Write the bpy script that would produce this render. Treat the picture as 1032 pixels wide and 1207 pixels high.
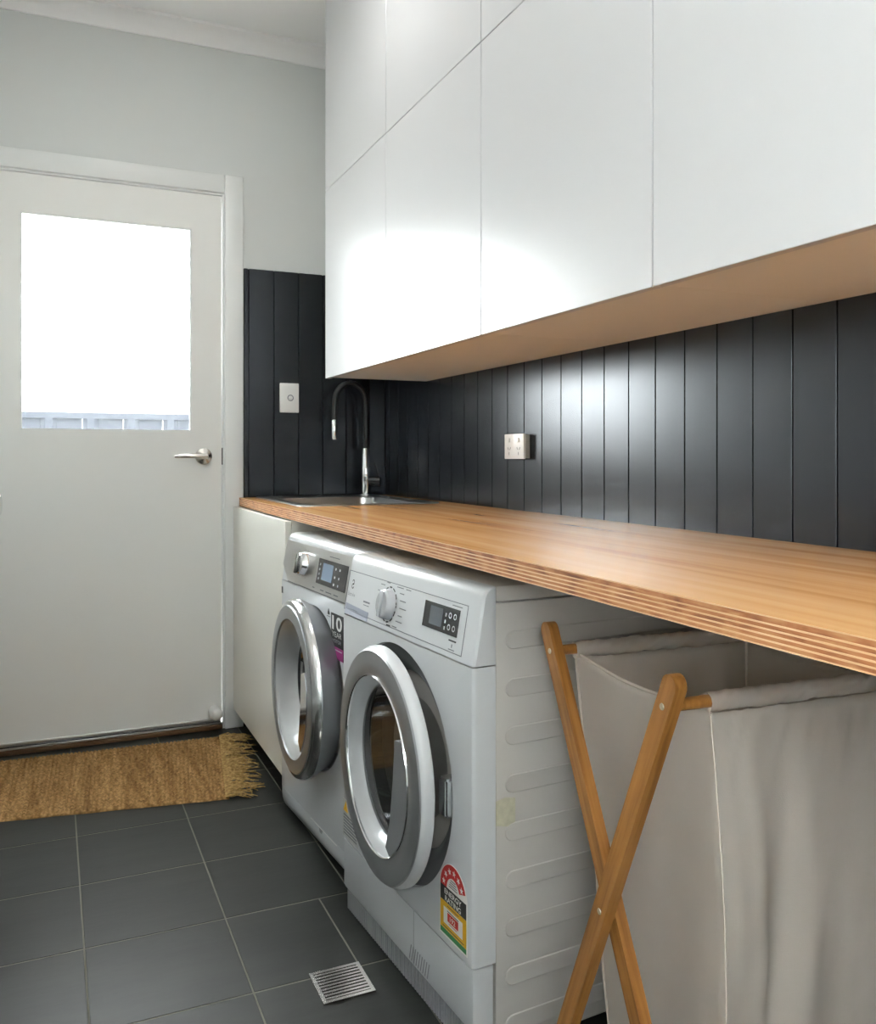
import bpy, bmesh, math, random
from mathutils import Vector, Matrix, noise

random.seed(7)
for o in list(bpy.data.objects): bpy.data.objects.remove(o)
SC = bpy.context.scene
COL = SC.collection
PI = math.pi

# ------------------------------------------------------------------ camera
FPX = 1020.5; HC = 1.055
cam = bpy.data.cameras.new('camera')
cam.sensor_fit = 'HORIZONTAL'; cam.sensor_width = 36.0
cam.lens = FPX / 1032 * 36
cam.shift_y = -66.5 / 1032
cam.clip_start = 0.02; cam.clip_end = 200
camo = bpy.data.objects.new('camera', cam); COL.objects.link(camo)
camo.location = (0, 0, HC)
camo.rotation_euler = (PI / 2, 0, -math.atan(456 / FPX))
SC.camera = camo

# ------------------------------------------------------------------ world (bright overcast daylight)
wd = bpy.data.worlds.new('overcast_sky'); SC.world = wd; wd.use_nodes = True
bg = wd.node_tree.nodes['Background']
bg.inputs[0].default_value = (0.965, 0.98, 1.0, 1)
bg.inputs[1].default_value = 26.0
SC.view_settings.view_transform = 'Standard'
SC.view_settings.look = 'None'
SC.view_settings.gamma = 1.0
SC.view_settings.use_curve_mapping = False
SC.view_settings.exposure = 0.74
DOWNLIGHT_W = 4.0

# ------------------------------------------------------------------ materials
def srgb(r, g, b):
    f = lambda c: (c / 255 / 12.92) if c <= 10 else ((c / 255 + 0.055) / 1.055) ** 2.4
    return (f(r), f(g), f(b))

MATS = {}
def mat(name, col, rough=0.5, metal=0.0, coat=0.0, var=0.0, vscale=(6, 6, 6), bump=0.0, bscale=(60, 60, 60),
        bdist=0.002, emit=0.0, col2=None, detail=3.0, spec=0.5):
    if name in MATS: return MATS[name]
    m = bpy.data.materials.new(name); m.use_nodes = True
    nt = m.node_tree; p = nt.nodes['Principled BSDF']
    p.inputs['Base Color'].default_value = (*col, 1)
    p.inputs['Roughness'].default_value = rough
    p.inputs['Metallic'].default_value = metal
    p.inputs['Coat Weight'].default_value = coat
    p.inputs['Coat Roughness'].default_value = 0.12
    p.inputs['Specular IOR Level'].default_value = spec
    if emit:
        p.inputs['Emission Color'].default_value = (*col, 1); p.inputs['Emission Strength'].default_value = emit
    tc = nt.nodes.new('ShaderNodeTexCoord')
    def nz(scale, det):
        mp = nt.nodes.new('ShaderNodeMapping'); mp.inputs['Scale'].default_value = scale
        nt.links.new(tc.outputs['Object'], mp.inputs['Vector'])
        n = nt.nodes.new('ShaderNodeTexNoise'); n.inputs['Scale'].default_value = 1.0; n.inputs['Detail'].default_value = det
        nt.links.new(mp.outputs[0], n.inputs['Vector']); return n
    if var > 0:
        n = nz(vscale, detail)
        rp = nt.nodes.new('ShaderNodeValToRGB')
        c2 = col2 if col2 else tuple(min(1, c * (1 + var)) for c in col)
        c1 = col if col2 else tuple(c * (1 - var) for c in col)
        rp.color_ramp.elements[0].position = 0.3; rp.color_ramp.elements[1].position = 0.7
        rp.color_ramp.elements[0].color = (*c1, 1); rp.color_ramp.elements[1].color = (*c2, 1)
        nt.links.new(n.outputs['Fac'], rp.inputs[0]); nt.links.new(rp.outputs[0], p.inputs['Base Color'])
    if bump > 0:
        n = nz(bscale, 4.0)
        b = nt.nodes.new('ShaderNodeBump'); b.inputs['Strength'].default_value = bump; b.inputs['Distance'].default_value = bdist
        nt.links.new(n.outputs['Fac'], b.inputs['Height']); nt.links.new(b.outputs[0], p.inputs['Normal'])
    MATS[name] = m; return m

def glass_mat(name, tint=(0.97, 0.99, 0.98), f0=0.06, rough=0.01):
    m = bpy.data.materials.new(name); m.use_nodes = True; nt = m.node_tree; nt.nodes.clear()
    out = nt.nodes.new('ShaderNodeOutputMaterial'); mx = nt.nodes.new('ShaderNodeMixShader')
    tr = nt.nodes.new('ShaderNodeBsdfTransparent'); gl = nt.nodes.new('ShaderNodeBsdfGlossy')
    tr.inputs[0].default_value = (*tint, 1); gl.inputs['Roughness'].default_value = rough
    lw = nt.nodes.new('ShaderNodeLayerWeight'); lw.inputs[0].default_value = 0.35
    ma = nt.nodes.new('ShaderNodeMath'); ma.operation = 'MULTIPLY_ADD'
    ma.inputs[1].default_value = 0.6; ma.inputs[2].default_value = f0
    nt.links.new(lw.outputs['Fresnel'], ma.inputs[0]); nt.links.new(ma.outputs[0], mx.inputs[0])
    nt.links.new(tr.outputs[0], mx.inputs[1]); nt.links.new(gl.outputs[0], mx.inputs[2]); nt.links.new(mx.outputs[0], out.inputs[0])
    return m

def wood_mat(name, c1, c2, c3, rough, scale, coat=0.0, bump=0.1):
    """long grain: scale is small along the grain axis"""
    m = bpy.data.materials.new(name); m.use_nodes = True; nt = m.node_tree; p = nt.nodes['Principled BSDF']
    p.inputs['Roughness'].default_value = rough; p.inputs['Coat Weight'].default_value = coat; p.inputs['Coat Roughness'].default_value = 0.14
    tc = nt.nodes.new('ShaderNodeTexCoord'); mp = nt.nodes.new('ShaderNodeMapping'); mp.inputs['Scale'].default_value = scale
    nt.links.new(tc.outputs['Object'], mp.inputs['Vector'])
    n = nt.nodes.new('ShaderNodeTexNoise'); n.inputs['Scale'].default_value = 1; n.inputs['Detail'].default_value = 6; n.inputs['Distortion'].default_value = 0.3
    nt.links.new(mp.outputs[0], n.inputs['Vector'])
    rp = nt.nodes.new('ShaderNodeValToRGB'); e = rp.color_ramp.elements
    e[0].position = 0.30; e[0].color = (*c1, 1); e[1].position = 0.72; e[1].color = (*c3, 1)
    x = e.new(0.5); x.color = (*c2, 1)
    nt.links.new(n.outputs['Fac'], rp.inputs[0]); nt.links.new(rp.outputs[0], p.inputs['Base Color'])
    if bump > 0:
        b = nt.nodes.new('ShaderNodeBump'); b.inputs['Strength'].default_value = bump; b.inputs['Distance'].default_value = 0.001
        nt.links.new(n.outputs['Fac'], b.inputs['Height']); nt.links.new(b.outputs[0], p.inputs['Normal'])
    MATS[name] = m; return m

M = {}
M['wall'] = mat('wall_paint', srgb(215, 218, 217), 0.75, bump=0.08, bscale=(180, 180, 180), bdist=0.0006)
M['ceil'] = mat('ceiling_paint', srgb(246, 246, 246), 0.8, bump=0.05, bscale=(150, 150, 150), bdist=0.0005)
M['trim'] = mat('gloss_trim_paint', srgb(228, 230, 229), 0.35, bump=0.03, bscale=(40, 40, 40))
M['doorw'] = mat('door_paint', srgb(232, 232, 229), 0.38, bump=0.04, bscale=(30, 30, 30))
M['cab'] = mat('white_satin_laminate', srgb(196, 197, 199), 0.30, bump=0.02, bscale=(50, 50, 50))
M['carc'] = mat('carcass_melamine', srgb(225, 222, 216), 0.45)
M['base'] = mat('base_cabinet_white', srgb(228, 227, 219), 0.4)
M['board'] = mat('charcoal_board_paint', srgb(14, 16, 21), 0.27, spec=0.55, bump=0.30, bscale=(260, 260, 12), bdist=0.0002, var=0.12, vscale=(40, 40, 2))
M['board'].node_tree.nodes['Principled BSDF'].inputs['Specular Tint'].default_value=(0.88,0.93,1.0,1)
M['boardgap'] = mat('board_gap', srgb(18, 18, 20), 0.7)
M['tile'] = mat('slate_tile', srgb(25, 27, 23), 0.48, spec=0.35, var=0.35, vscale=(3, 14, 3), bump=0.25, bscale=(25, 60, 25), bdist=0.001, detail=6)
M['grout'] = mat('grout', srgb(112, 111, 100), 0.85)
M['alum'] = mat('aluminium', (0.75, 0.75, 0.75), 0.35, 1.0)
M['sill'] = mat('brown_timber_sill', srgb(92, 66, 40), 0.6, var=0.25, vscale=(4, 40, 40))
M['chrome'] = mat('chrome', (0.82, 0.83, 0.84), 0.08, 1.0)
M['nickel'] = mat('satin_nickel', (0.62, 0.60, 0.56), 0.25, 1.0)
M['steel'] = mat('brushed_steel', (0.62, 0.62, 0.61), 0.28, 1.0, bump=0.06, bscale=(8, 300, 300), bdist=0.0004)
M['black'] = mat('black_rubber', srgb(22, 22, 24), 0.4)
M['blackg'] = mat('black_gloss', srgb(24, 25, 28), 0.12, coat=0.5)
M['white_pl'] = mat('white_plastic', srgb(232, 232, 230), 0.3)
M['dot'] = mat('print_dark', srgb(50, 52, 56), 0.5)
M['dotg'] = mat('print_grey', srgb(120, 124, 130), 0.5)
M['appl'] = mat('white_enamel', srgb(208, 211, 214), 0.28, coat=0.2)
M['side'] = mat('side_enamel', srgb(196, 192, 187), 0.42, bump=0.05, bscale=(120, 120, 120), bdist=0.0006)
M['ring_g'] = mat('grey_ring_plastic', srgb(160, 163, 166), 0.33, 0.75)
M['ring_d'] = mat('dark_recess_plastic', srgb(112, 115, 118), 0.4)
M['gasket'] = mat('dark_gasket', srgb(40, 42, 44), 0.5)
M['drum'] = mat('drum_steel', (0.35, 0.35, 0.36), 0.35, 0.8)
M['handle_g'] = mat('handle_grey', srgb(128, 131, 134), 0.35, 0.2)
M['lcd'] = mat('lcd_screen', srgb(120, 138, 158), 0.2)
M['lcd_d'] = mat('lcd_screen_off', srgb(92, 98, 104), 0.2)
M['icon'] = mat('icon_print', srgb(185, 190, 196), 0.4)
M['ventg'] = mat('grey_vent', srgb(150, 152, 155), 0.5)
M['red'] = mat('label_red', srgb(196, 36, 32), 0.4)
M['yellow'] = mat('label_yellow', srgb(222, 172, 20), 0.4)
M['green'] = mat('label_green', srgb(10, 125, 60), 0.4)
M['lblack'] = mat('label_black', srgb(18, 18, 18), 0.4)
M['lwhite'] = mat('label_white', srgb(235, 235, 232), 0.4)
M['magenta'] = mat('label_magenta', srgb(160, 40, 125), 0.4)
M['sticker'] = mat('aged_tape', srgb(192, 188, 165), 0.6, var=0.12, vscale=(60, 60, 60))
M['cloth'] = mat('canvas', srgb(238, 231, 223), 0.9, bump=0.35, bscale=(700, 700, 700), bdist=0.0008, var=0.03, vscale=(12, 12, 12), spec=0.2)
_nt=M['cloth'].node_tree; _p=_nt.nodes['Principled BSDF']; _o=[n for n in _nt.nodes if n.type=='OUTPUT_MATERIAL'][0]
_t=_nt.nodes.new('ShaderNodeBsdfTranslucent'); _t.inputs[0].default_value=(*srgb(236,224,210),1); _m=_nt.nodes.new('ShaderNodeMixShader'); _m.inputs[0].default_value=0.48
_nt.links.new(_p.outputs[0],_m.inputs[1]); _nt.links.new(_t.outputs[0],_m.inputs[2]); _nt.links.new(_m.outputs[0],_o.inputs[0])
M['piping'] = mat('canvas_piping', srgb(226, 214, 200), 0.9, spec=0.2)
M['glass'] = glass_mat('window_glass')
M['bowl'] = glass_mat('door_bowl_glass', (0.55, 0.56, 0.57), 0.10, 0.03)
M['bowl_d'] = glass_mat('dark_bowl_glass', (0.35, 0.36, 0.37), 0.08, 0.03)
M['veneer'] = wood_mat('honey_veneer', srgb(190, 132, 80), srgb(216, 162, 106), srgb(226, 178, 124), 0.21, (24, 1.0, 8), coat=0.0, bump=0.0)
M['plyL'] = wood_mat('ply_light', srgb(206, 164, 118), srgb(222, 184, 140), srgb(232, 200, 160), 0.5, (60, 7, 60))
M['plyD'] = wood_mat('ply_dark', srgb(120, 66, 36), srgb(176, 112, 68), srgb(200, 146, 98), 0.55, (60, 22, 90))
M['bamboo'] = wood_mat('bamboo', srgb(132, 84, 36), srgb(160, 108, 52), srgb(176, 124, 66), 0.4, (90, 90, 5), bump=0.05)
M['jute'] = mat('jute', srgb(134, 102, 62), 0.95, var=0.3, vscale=(45, 4, 40), col2=srgb(172, 138, 92), bump=0.4, bscale=(420, 420, 420), bdist=0.001, spec=0.1)
_nt=M['jute'].node_tree; _p=_nt.nodes['Principled BSDF']; _src=_p.inputs['Base Color'].links[0].from_socket
_tc=[n for n in _nt.nodes if n.type=='TEX_COORD'][0]; _mp=_nt.nodes.new('ShaderNodeMapping'); _mp.inputs['Scale'].default_value=(95,115,60)
_v=_nt.nodes.new('ShaderNodeTexVoronoi'); _v.inputs['Scale'].default_value=1.0
_r=_nt.nodes.new('ShaderNodeValToRGB'); _r.color_ramp.elements[0].color=(1.25,1.22,1.2,1); _r.color_ramp.elements[1].color=(0.42,0.40,0.36,1); _r.color_ramp.elements[0].position=0.15; _r.color_ramp.elements[1].position=0.85  # knot shading put into the colour: pale cell centres, darker gaps
_x=_nt.nodes.new('ShaderNodeMixRGB'); _x.blend_type='MULTIPLY'; _x.inputs[0].default_value=0.8
_nt.links.new(_tc.outputs['Object'],_mp.inputs[0]); _nt.links.new(_mp.outputs[0],_v.inputs['Vector']); _nt.links.new(_v.outputs['Distance'],_r.inputs[0])
_nt.links.new(_src,_x.inputs[1]); _nt.links.new(_r.outputs[0],_x.inputs[2]); _nt.links.new(_x.outputs[0],_p.inputs['Base Color'])
M['jute2'] = mat('jute_fringe', srgb(126, 100, 60), 0.95, var=0.3, vscale=(90, 90, 90), col2=srgb(190, 158, 104), spec=0.1)
M['fence'] = mat('fence_steel', srgb(36, 38, 43), 0.8, spec=0.05)
M['conc'] = mat('pale_concrete', srgb(205, 202, 195), 0.9, var=0.08, vscale=(2, 2, 2))
M['render'] = mat('pale_render', srgb(225, 222, 214), 0.9)
M['roof'] = mat('roof_sheet', srgb(190, 196, 194), 0.7)
M['foliage'] = mat('hedge_green', srgb(150, 175, 140), 0.9, var=0.2, vscale=(8, 8, 8))
M['lampglow'] = mat('lamp_diffuser', (1.0, 0.95, 0.88), 0.5, emit=6.0)
M['brass'] = mat('screw_steel', (0.6, 0.55, 0.45), 0.3, 1.0)

# ------------------------------------------------------------------ helpers
def link(name, me, m, parent=None):
    o = bpy.data.objects.new(name, me); COL.objects.link(o)
    if m is not None and not me.materials: me.materials.append(m)
    if parent is not None: o.parent = parent
    return o
def finish(bm, name, m, parent=None, smooth=False, angle=40):
    bmesh.ops.recalc_face_normals(bm, faces=bm.faces)
    me = bpy.data.meshes.new(name); bm.to_mesh(me); bm.free()
    if smooth:
        me.polygons.foreach_set('use_smooth', [True] * len(me.polygons))
        try: me.set_sharp_from_angle(angle=math.radians(angle))
        except Exception: pass
    return link(name, me, m, parent)
def add_box(bm, a, b):
    x0, y0, z0 = a; x1, y1, z1 = b
    v = [bm.verts.new(p) for p in ((x0,y0,z0),(x1,y0,z0),(x1,y1,z0),(x0,y1,z0),(x0,y0,z1),(x1,y0,z1),(x1,y1,z1),(x0,y1,z1))]
    for f in ((0,3,2,1),(4,5,6,7),(0,1,5,4),(1,2,6,5),(2,3,7,6),(3,0,4,7)): bm.faces.new([v[i] for i in f])
    return v
def box(name, a, b, m, parent=None, bev=0.0, seg=2):
    bm = bmesh.new(); add_box(bm, a, b)
    if bev > 0: bmesh.ops.bevel(bm, geom=bm.edges[:], offset=bev, segments=seg, affect='EDGES', profile=0.5)
    return finish(bm, name, m, parent, smooth=bev > 0)
def frame_mesh(bm, outer, inner, z0, z1, plane='xy'):
    """rectangular ring: outer/inner = (a0,b0,a1,b1); extruded from z0 to z1"""
    def P(a, b, z): return (a, b, z) if plane == 'xy' else (a, z, b)
    o = [(outer[0],outer[1]),(outer[2],outer[1]),(outer[2],outer[3]),(outer[0],outer[3])]
    i = [(inner[0],inner[1]),(inner[2],inner[1]),(inner[2],inner[3]),(inner[0],inner[3])]
    ob=[bm.verts.new(P(*p,z0)) for p in o]; ot=[bm.verts.new(P(*p,z1)) for p in o]
    ib=[bm.verts.new(P(*p,z0)) for p in i]; it=[bm.verts.new(P(*p,z1)) for p in i]
    for k in range(4):
        l=(k+1)%4
        for q in ((ob[k],ob[l],ot[l],ot[k]),(ib[k],it[k],it[l],ib[l]),(ot[k],ot[l],it[l],it[k]),(ob[k],ib[k],ib[l],ob[l])): bm.faces.new(q)
def prism(bm, poly, fn, d0, d1):
    """poly of 2D points; fn(a,b,d)->xyz ; between offsets d0 and d1"""
    a=[bm.verts.new(fn(p[0],p[1],d0)) for p in poly]; b=[bm.verts.new(fn(p[0],p[1],d1)) for p in poly]
    n=len(poly); bm.faces.new(a); bm.faces.new(b)
    for i in range(n): bm.faces.new((a[i],a[(i+1)%n],b[(i+1)%n],b[i]))
def plate(name, poly, fn, m, parent=None, off=0.0008, base=0.0):
    bm=bmesh.new(); prism(bm, poly, fn, base, off); return finish(bm, name, m, parent)
def rect(x0, z0, x1, z1): return [(x0,z0),(x1,z0),(x1,z1),(x0,z1)]
def arc(cx, cz, r, a0, a1, n): return [(cx+r*math.cos(math.radians(a0+(a1-a0)*i/n)), cz+r*math.sin(math.radians(a0+(a1-a0)*i/n))) for i in range(n+1)]
def disc(cx, cz, r, n=32): return [(cx+r*math.cos(2*PI*i/n), cz+r*math.sin(2*PI*i/n)) for i in range(n)]
def lathe(bm, prof, c, axis='y', seg=72, close=False):
    """prof: (r, t) list, axis through c"""
    rings=[]
    for r,t in prof:
        ring=[]
        if r < 1e-6:
            ring=[bm.verts.new({'y':(c[0],c[1]+t,c[2]),'z':(c[0],c[1],c[2]+t),'x':(c[0]+t,c[1],c[2])}[axis])]*seg
        else:
            for i in range(seg):
                a=2*PI*i/seg; u=r*math.cos(a); w=r*math.sin(a)
                ring.append(bm.verts.new({'y':(c[0]+u,c[1]+t,c[2]+w),'z':(c[0]+u,c[1]+w,c[2]+t),'x':(c[0]+t,c[1]+u,c[2]+w)}[axis]))
        rings.append(ring)
    if close: rings.append(rings[0])
    for a,b in zip(rings,rings[1:]):
        for i in range(seg):
            j=(i+1)%seg; vs=[]
            for v in (a[i],a[j],b[j],b[i]):
                if v not in vs: vs.append(v)
            if len(vs)>2:
                try: bm.faces.new(vs)
                except ValueError: pass
def turned(name, prof, c, m, parent=None, axis='y', seg=72, close=False, angle=35):
    bm=bmesh.new(); lathe(bm,prof,c,axis,seg,close); return finish(bm,name,m,parent,True,angle)
def tube(bm, pts, r, seg=12, cap=True):
    pts=[Vector(p) for p in pts]; rings=[]; up=Vector((0,0,1))
    rr = r if isinstance(r,(list,tuple)) else [r]*len(pts)
    prev=None
    for i,p in enumerate(pts):
        t=(pts[min(i+1,len(pts)-1)]-pts[max(i-1,0)]).normalized()
        if prev is None:
            ref=up if abs(t.dot(up))<0.95 else Vector((1,0,0)); a=t.cross(ref).normalized()
        else: a=(prev-t*prev.dot(t)).normalized()
        prev=a; b=t.cross(a)
        rings.append([bm.verts.new(p+a*rr[i]*math.cos(2*PI*k/seg)+b*rr[i]*math.sin(2*PI*k/seg)) for k in range(seg)])
    for x,y in zip(rings,rings[1:]):
        for k in range(seg): bm.faces.new((x[k],x[(k+1)%seg],y[(k+1)%seg],y[k]))
    if cap: bm.faces.new(rings[0]); bm.faces.new(rings[-1])
def rod(name, pts, r, m, parent=None, seg=14):
    bm=bmesh.new(); tube(bm,pts,r,seg); return finish(bm,name,m,parent,True,50)
def empty(name, loc=(0,0,0), rz=0.0):
    o=bpy.data.objects.new(name,None); COL.objects.link(o); o.location=loc; o.rotation_euler=(0,0,rz); o.empty_display_size=0.05; return o
def tag(o, label, cat, group=None):
    o['label']=label; o['category']=cat
    if group: o['group']=group
    return o
def struct(o, label=None, cat=None):
    o['kind']='structure'
    if label: o['label']=label
    if cat: o['category']=cat
    return o
def text(name, body, fn, cx, cz, w, h, m, parent, off=0.0012, bold=0.0, fit=True):
    """flat lettering, centred at (cx,cz), fitted to w x h, mapped on a surface by fn"""
    cu=bpy.data.curves.new('t','FONT'); cu.body=body; cu.offset=bold; cu.resolution_u=3
    to=bpy.data.objects.new('t',cu); COL.objects.link(to)
    bpy.context.view_layer.update()
    dg=bpy.context.evaluated_depsgraph_get(); me=bpy.data.meshes.new_from_object(to.evaluated_get(dg))
    bpy.data.objects.remove(to); bpy.data.curves.remove(cu)
    xs=[v.co.x for v in me.vertices]; ys=[v.co.y for v in me.vertices]
    sx=w/(max(xs)-min(xs)); sz=h/(max(ys)-min(ys)); mx=(max(xs)+min(xs))/2; my=(max(ys)+min(ys))/2
    for v in me.vertices: v.co=fn(cx+(v.co.x-mx)*sx, cz+(v.co.y-my)*sz, off)
    me.name=name
    return link(name,me,m,parent)

# ------------------------------------------------------------------ room dimensions
XL, XR = -0.33, 1.285      # left wall, right (bench) wall
YF, YB = 3.40, -2.2        # far (door) wall, rear wall
ZC = 2.69
BT = 0.012                 # lining board thickness
XB = XR - BT; YW = YF - BT

# floor with tiles
floor = struct(box('floor', (XL-0.5, YB-0.1, -0.08), (XR+0.1, YF+0.1, -0.0008), M['grout']))
gx0, gp = 0.065, 0.2985; gy0 = 1.700
def tile(x0,x1,y0,y1):
    bm=bmesh.new(); add_box(bm,(x0,y0,-0.0034),(x1,y1,0.0))
    top=[e for e in bm.edges if all(abs(v.co.z)<1e-6 for v in e.verts)]
    bmesh.ops.bevel(bm,geom=top,offset=0.001,segments=1,affect='EDGES')
    t=finish(bm,'tile',M['tile'],floor); return t
xs=[gx0+gp*k for k in range(-2,5)]; ys=[gy0+0.2995*k for k in range(-13,7)]
for x in xs:
    for y in ys:
        a=max(x+0.0015,XL); b=min(x+gp-0.0015,XR); c=max(y+0.002,YB); d=min(y+0.2975,YF-0.008)
        if b-a<0.01 or d-c<0.01: continue
        if abs(x-(gx0+gp))<1e-4 and abs(y-gy0)<1e-4:
            tile(a,0.5815,c,d); tile(0.5845,b,c,d)
        else: tile(a,b,c,d)

# ceiling and cornice
struct(box('ceiling',(XL-0.5,YB-0.1,ZC),(XR+0.1,YF+0.1,ZC+0.08),M['ceil']))
def cornice(name, p0, p1, inward):
    bm=bmesh.new(); prof=[(0,ZC-0.066),(0.006,ZC-0.064),(0.008,ZC-0.056)]
    for i in range(9):
        a=i/8*PI/2; prof.append((0.008+0.050*(1-math.cos(a)), ZC-0.056+0.044*math.sin(a)))
    prof+=[(0.066,ZC-0.010),(0.068,ZC),(0,ZC)]
    n=Vector(inward)
    A=[bm.verts.new(Vector((*p0,0))+n*q[0]+Vector((0,0,q[1]))) for q in prof]; B=[bm.verts.new(Vector((*p1,0))+n*q[0]+Vector((0,0,q[1]))) for q in prof]
    for i in range(len(prof)):
        j=(i+1)%len(prof); bm.faces.new((A[i],A[j],B[j],B[i]))
    bm.faces.new(A); bm.faces.new(B)
    return struct(finish(bm,name,M['ceil'],None,True,50))
cornice('trim_1',(XL,YF),(XR,YF),(0,-1,0))

# far wall with door opening
DX0, DX1, DZ0, DZ1 = -0.2175, 0.6025, 0.036, 2.058
bm=bmesh.new()
OX0,OX1,OZ=DX0-0.012,DX1+0.012,DZ1+0.012
add_box(bm,(XL-0.1,YF,-0.08),(OX0,YF+0.12,ZC)); add_box(bm,(OX1,YF,-0.08),(XR+0.1,YF+0.12,ZC)); add_box(bm,(OX0,YF,OZ),(OX1,YF+0.12,ZC))
wall_far=struct(finish(bm,'wall_far',M['wall']))
# right wall
wall_right=struct(box('wall_right',(XR,YB-0.1,-0.08),(XR+0.1,YF+0.12,ZC),M['wall']))
# left wall with a recessed linen cupboard
bm=bmesh.new()
CY0,CY1=1.50,2.36
WY0,WY1,WZ0,WZ1=-1.75,-0.25,0.95,2.30
add_box(bm,(XL-0.1,YB-0.1,-0.08),(XL,WY0,ZC)); add_box(bm,(XL-0.1,WY1,-0.08),(XL,CY0,ZC)); add_box(bm,(XL-0.1,WY0,-0.08),(XL,WY1,WZ0)); add_box(bm,(XL-0.1,WY0,WZ1),(XL,WY1,ZC)); add_box(bm,(XL-0.1,CY1,-0.08),(XL,YF,ZC)); add_box(bm,(XL-0.1,CY0,2.06),(XL,CY1,ZC))
add_box(bm,(XL-0.50,CY0-0.05,-0.08),(XL-0.46,CY1+0.05,2.12)); add_box(bm,(XL-0.46,CY0-0.05,-0.08),(XL-0.1,CY0,2.12)); add_box(bm,(XL-0.46,CY1,-0.08),(XL-0.1,CY1+0.05,2.12)); add_box(bm,(XL-0.46,CY0,2.06),(XL-0.1,CY1,2.12))
wall_left=struct(finish(bm,'wall_left',M['wall']))
# closed rear wall; unseen window added in the left wall for fill daylight
struct(box('wall_rear',(XL-0.1,YB-0.1,-0.08),(XR+0.1,YB,ZC),M['wall']))
w1=struct(empty('fill_window_1',(XL-0.05,(WY0+WY1)/2,0))); hw=(WY1-WY0)/2
bm=bmesh.new(); frame_mesh(bm,(-hw,WZ0,hw,WZ1),(-hw+0.04,WZ0+0.04,hw-0.04,WZ1-0.04),-0.03,0.03,'xz')
for v in bm.verts: v.co=(v.co.y,v.co.x,v.co.z)
add_box(bm,(-0.02,-0.02,WZ0+0.04),(0.02,0.02,WZ1-0.04)); finish(bm,'window_frame',M['trim'],w1)
for s in (-1,1): box('pane',(-0.003,min(s*0.02,s*(hw-0.04)),WZ0+0.04),(0.003,max(s*0.02,s*(hw-0.04)),WZ1-0.04),M['glass'],w1)

# charcoal V-joint lining boards
def board(parent, axis, a0, a1, z0, z1):
    """vertical board between a0..a1 along axis, chamfered long edges"""
    bm=bmesh.new(); ch=0.0005; g=0.0019
    prof=[(a0+g,0),(a1-g,0),(a1-g,BT-ch),(a1-g-ch,BT),(a0+g+ch,BT),(a0+g,BT-ch)]
    fn=(lambda p,q,z:(XR-q,p,z)) if axis=='y' else (lambda p,q,z:(p,YF-q,z))
    prism(bm,prof,fn,z0,z1)
    return finish(bm,'board',M['board'],parent)
gy=[1.114+0.1012*k for k in range(-12,23)]
box('backing',(XR-0.0006,2.958,1.335),(XR+0.002,YF-0.001,1.785),M['boardgap'],wall_right)
box('backing',(XR-0.0006,gy[0],0.0),(XR+0.002,YF-0.001,1.335),M['boardgap'],wall_right)
for a,b in zip(gy,gy[1:]+[YW]):
    if b-a>0.02: board(wall_right,'y',a,b,0.0,1.785 if a>2.95 else 1.335)
gxs=[0.6855,0.7046,0.8046,0.9040,1.0035,1.1030,1.2030,XB]
box('backing',(0.6855,YF-0.0006,0.0),(XR-0.001,YF+0.002,1.785),M['boardgap'],wall_far)
for a,b in zip(gxs,gxs[1:]): board(wall_far,'x',a,b,0.0,1.785)

# ------------------------------------------------------------------ back door
tr2=struct(empty('trim_2',((OX0+OX1)/2,YF,0)))
def local(o,x,y,z): return (x-o.location.x,y-o.location.y,z-o.location.z)
def wbox(name,a,b,m,parent,bev=0.0):
    return box(name,local(parent,*a),local(parent,*b),m,parent,bev)
wbox('casing_board',(OX1-0.002,YF-0.016,0.0),(0.684,YF,2.139),M['trim'],tr2,0.004)
wbox('casing_board',(OX0-0.072,YF-0.016,0.0),(OX0+0.002,YF,2.139),M['trim'],tr2,0.004)
wbox('casing_board',(OX0+0.002,YF-0.0155,OZ-0.002),(OX1-0.002,YF,2.1385),M['trim'],tr2,0.004)
wbox('jamb',(OX1-0.009,YF-0.003,0.0),(OX1-0.0005,YF+0.11,OZ),M['trim'],tr2)
wbox('jamb',(OX0+0.0005,YF-0.003,0.0),(OX0+0.009,YF+0.11,OZ),M['trim'],tr2)
wbox('jamb',(OX0+0.009,YF-0.003,OZ-0.009),(OX1-0.009,YF+0.11,OZ-0.0005),M['trim'],tr2)
tr3=struct(empty('trim_3',((OX0+OX1)/2,YF,0)))
wbox('timber_sill',(OX0+0.01,YF-0.010,0.0),(OX1-0.01,YF+0.10,0.017),M['sill'],tr3,0.002)
wbox('threshold_strip',(OX0+0.01,YF-0.006,0.0175),(OX1-0.01,YF+0.09,0.026),M['alum'],tr3,0.002)

door=struct(empty('door_1',((DX0+DX1)/2,YF,0)))
GX0,GX1,GZ0,GZ1=-0.100,0.490,1.146,1.922
dc=door.location.x
bm=bmesh.new(); frame_mesh(bm,(DX0-dc,DZ0,DX1-dc,DZ1),(GX0-dc,GZ0,GX1-dc,GZ1),0.004,0.044,'xz'); finish(bm,'door_leaf',M['doorw'],door)
bm=bmesh.new(); frame_mesh(bm,(GX0-dc-0.001,GZ0-0.001,GX1-dc+0.001,GZ1+0.001),(GX0-dc+0.006,GZ0+0.006,GX1-dc-0.006,GZ1-0.006),0.006,0.014,'xz'); finish(bm,'glazing_bead',M['trim'],door)
box('pane',(GX0-dc,0.020,GZ0),(GX1-dc,0.025,GZ1),M['glass'],door)
seal=box('weather_seal',(DX0-dc+0.004,-0.006,0.030),(DX1-dc-0.004,0.004,0.042),M['alum'],door,0.002)
box('seal_lip',(DX0-dc+0.004,-0.008,0.0262),(DX1-dc-0.004,0.002,0.0295),M['black'],seal)
hx=0.535-dc
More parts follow.
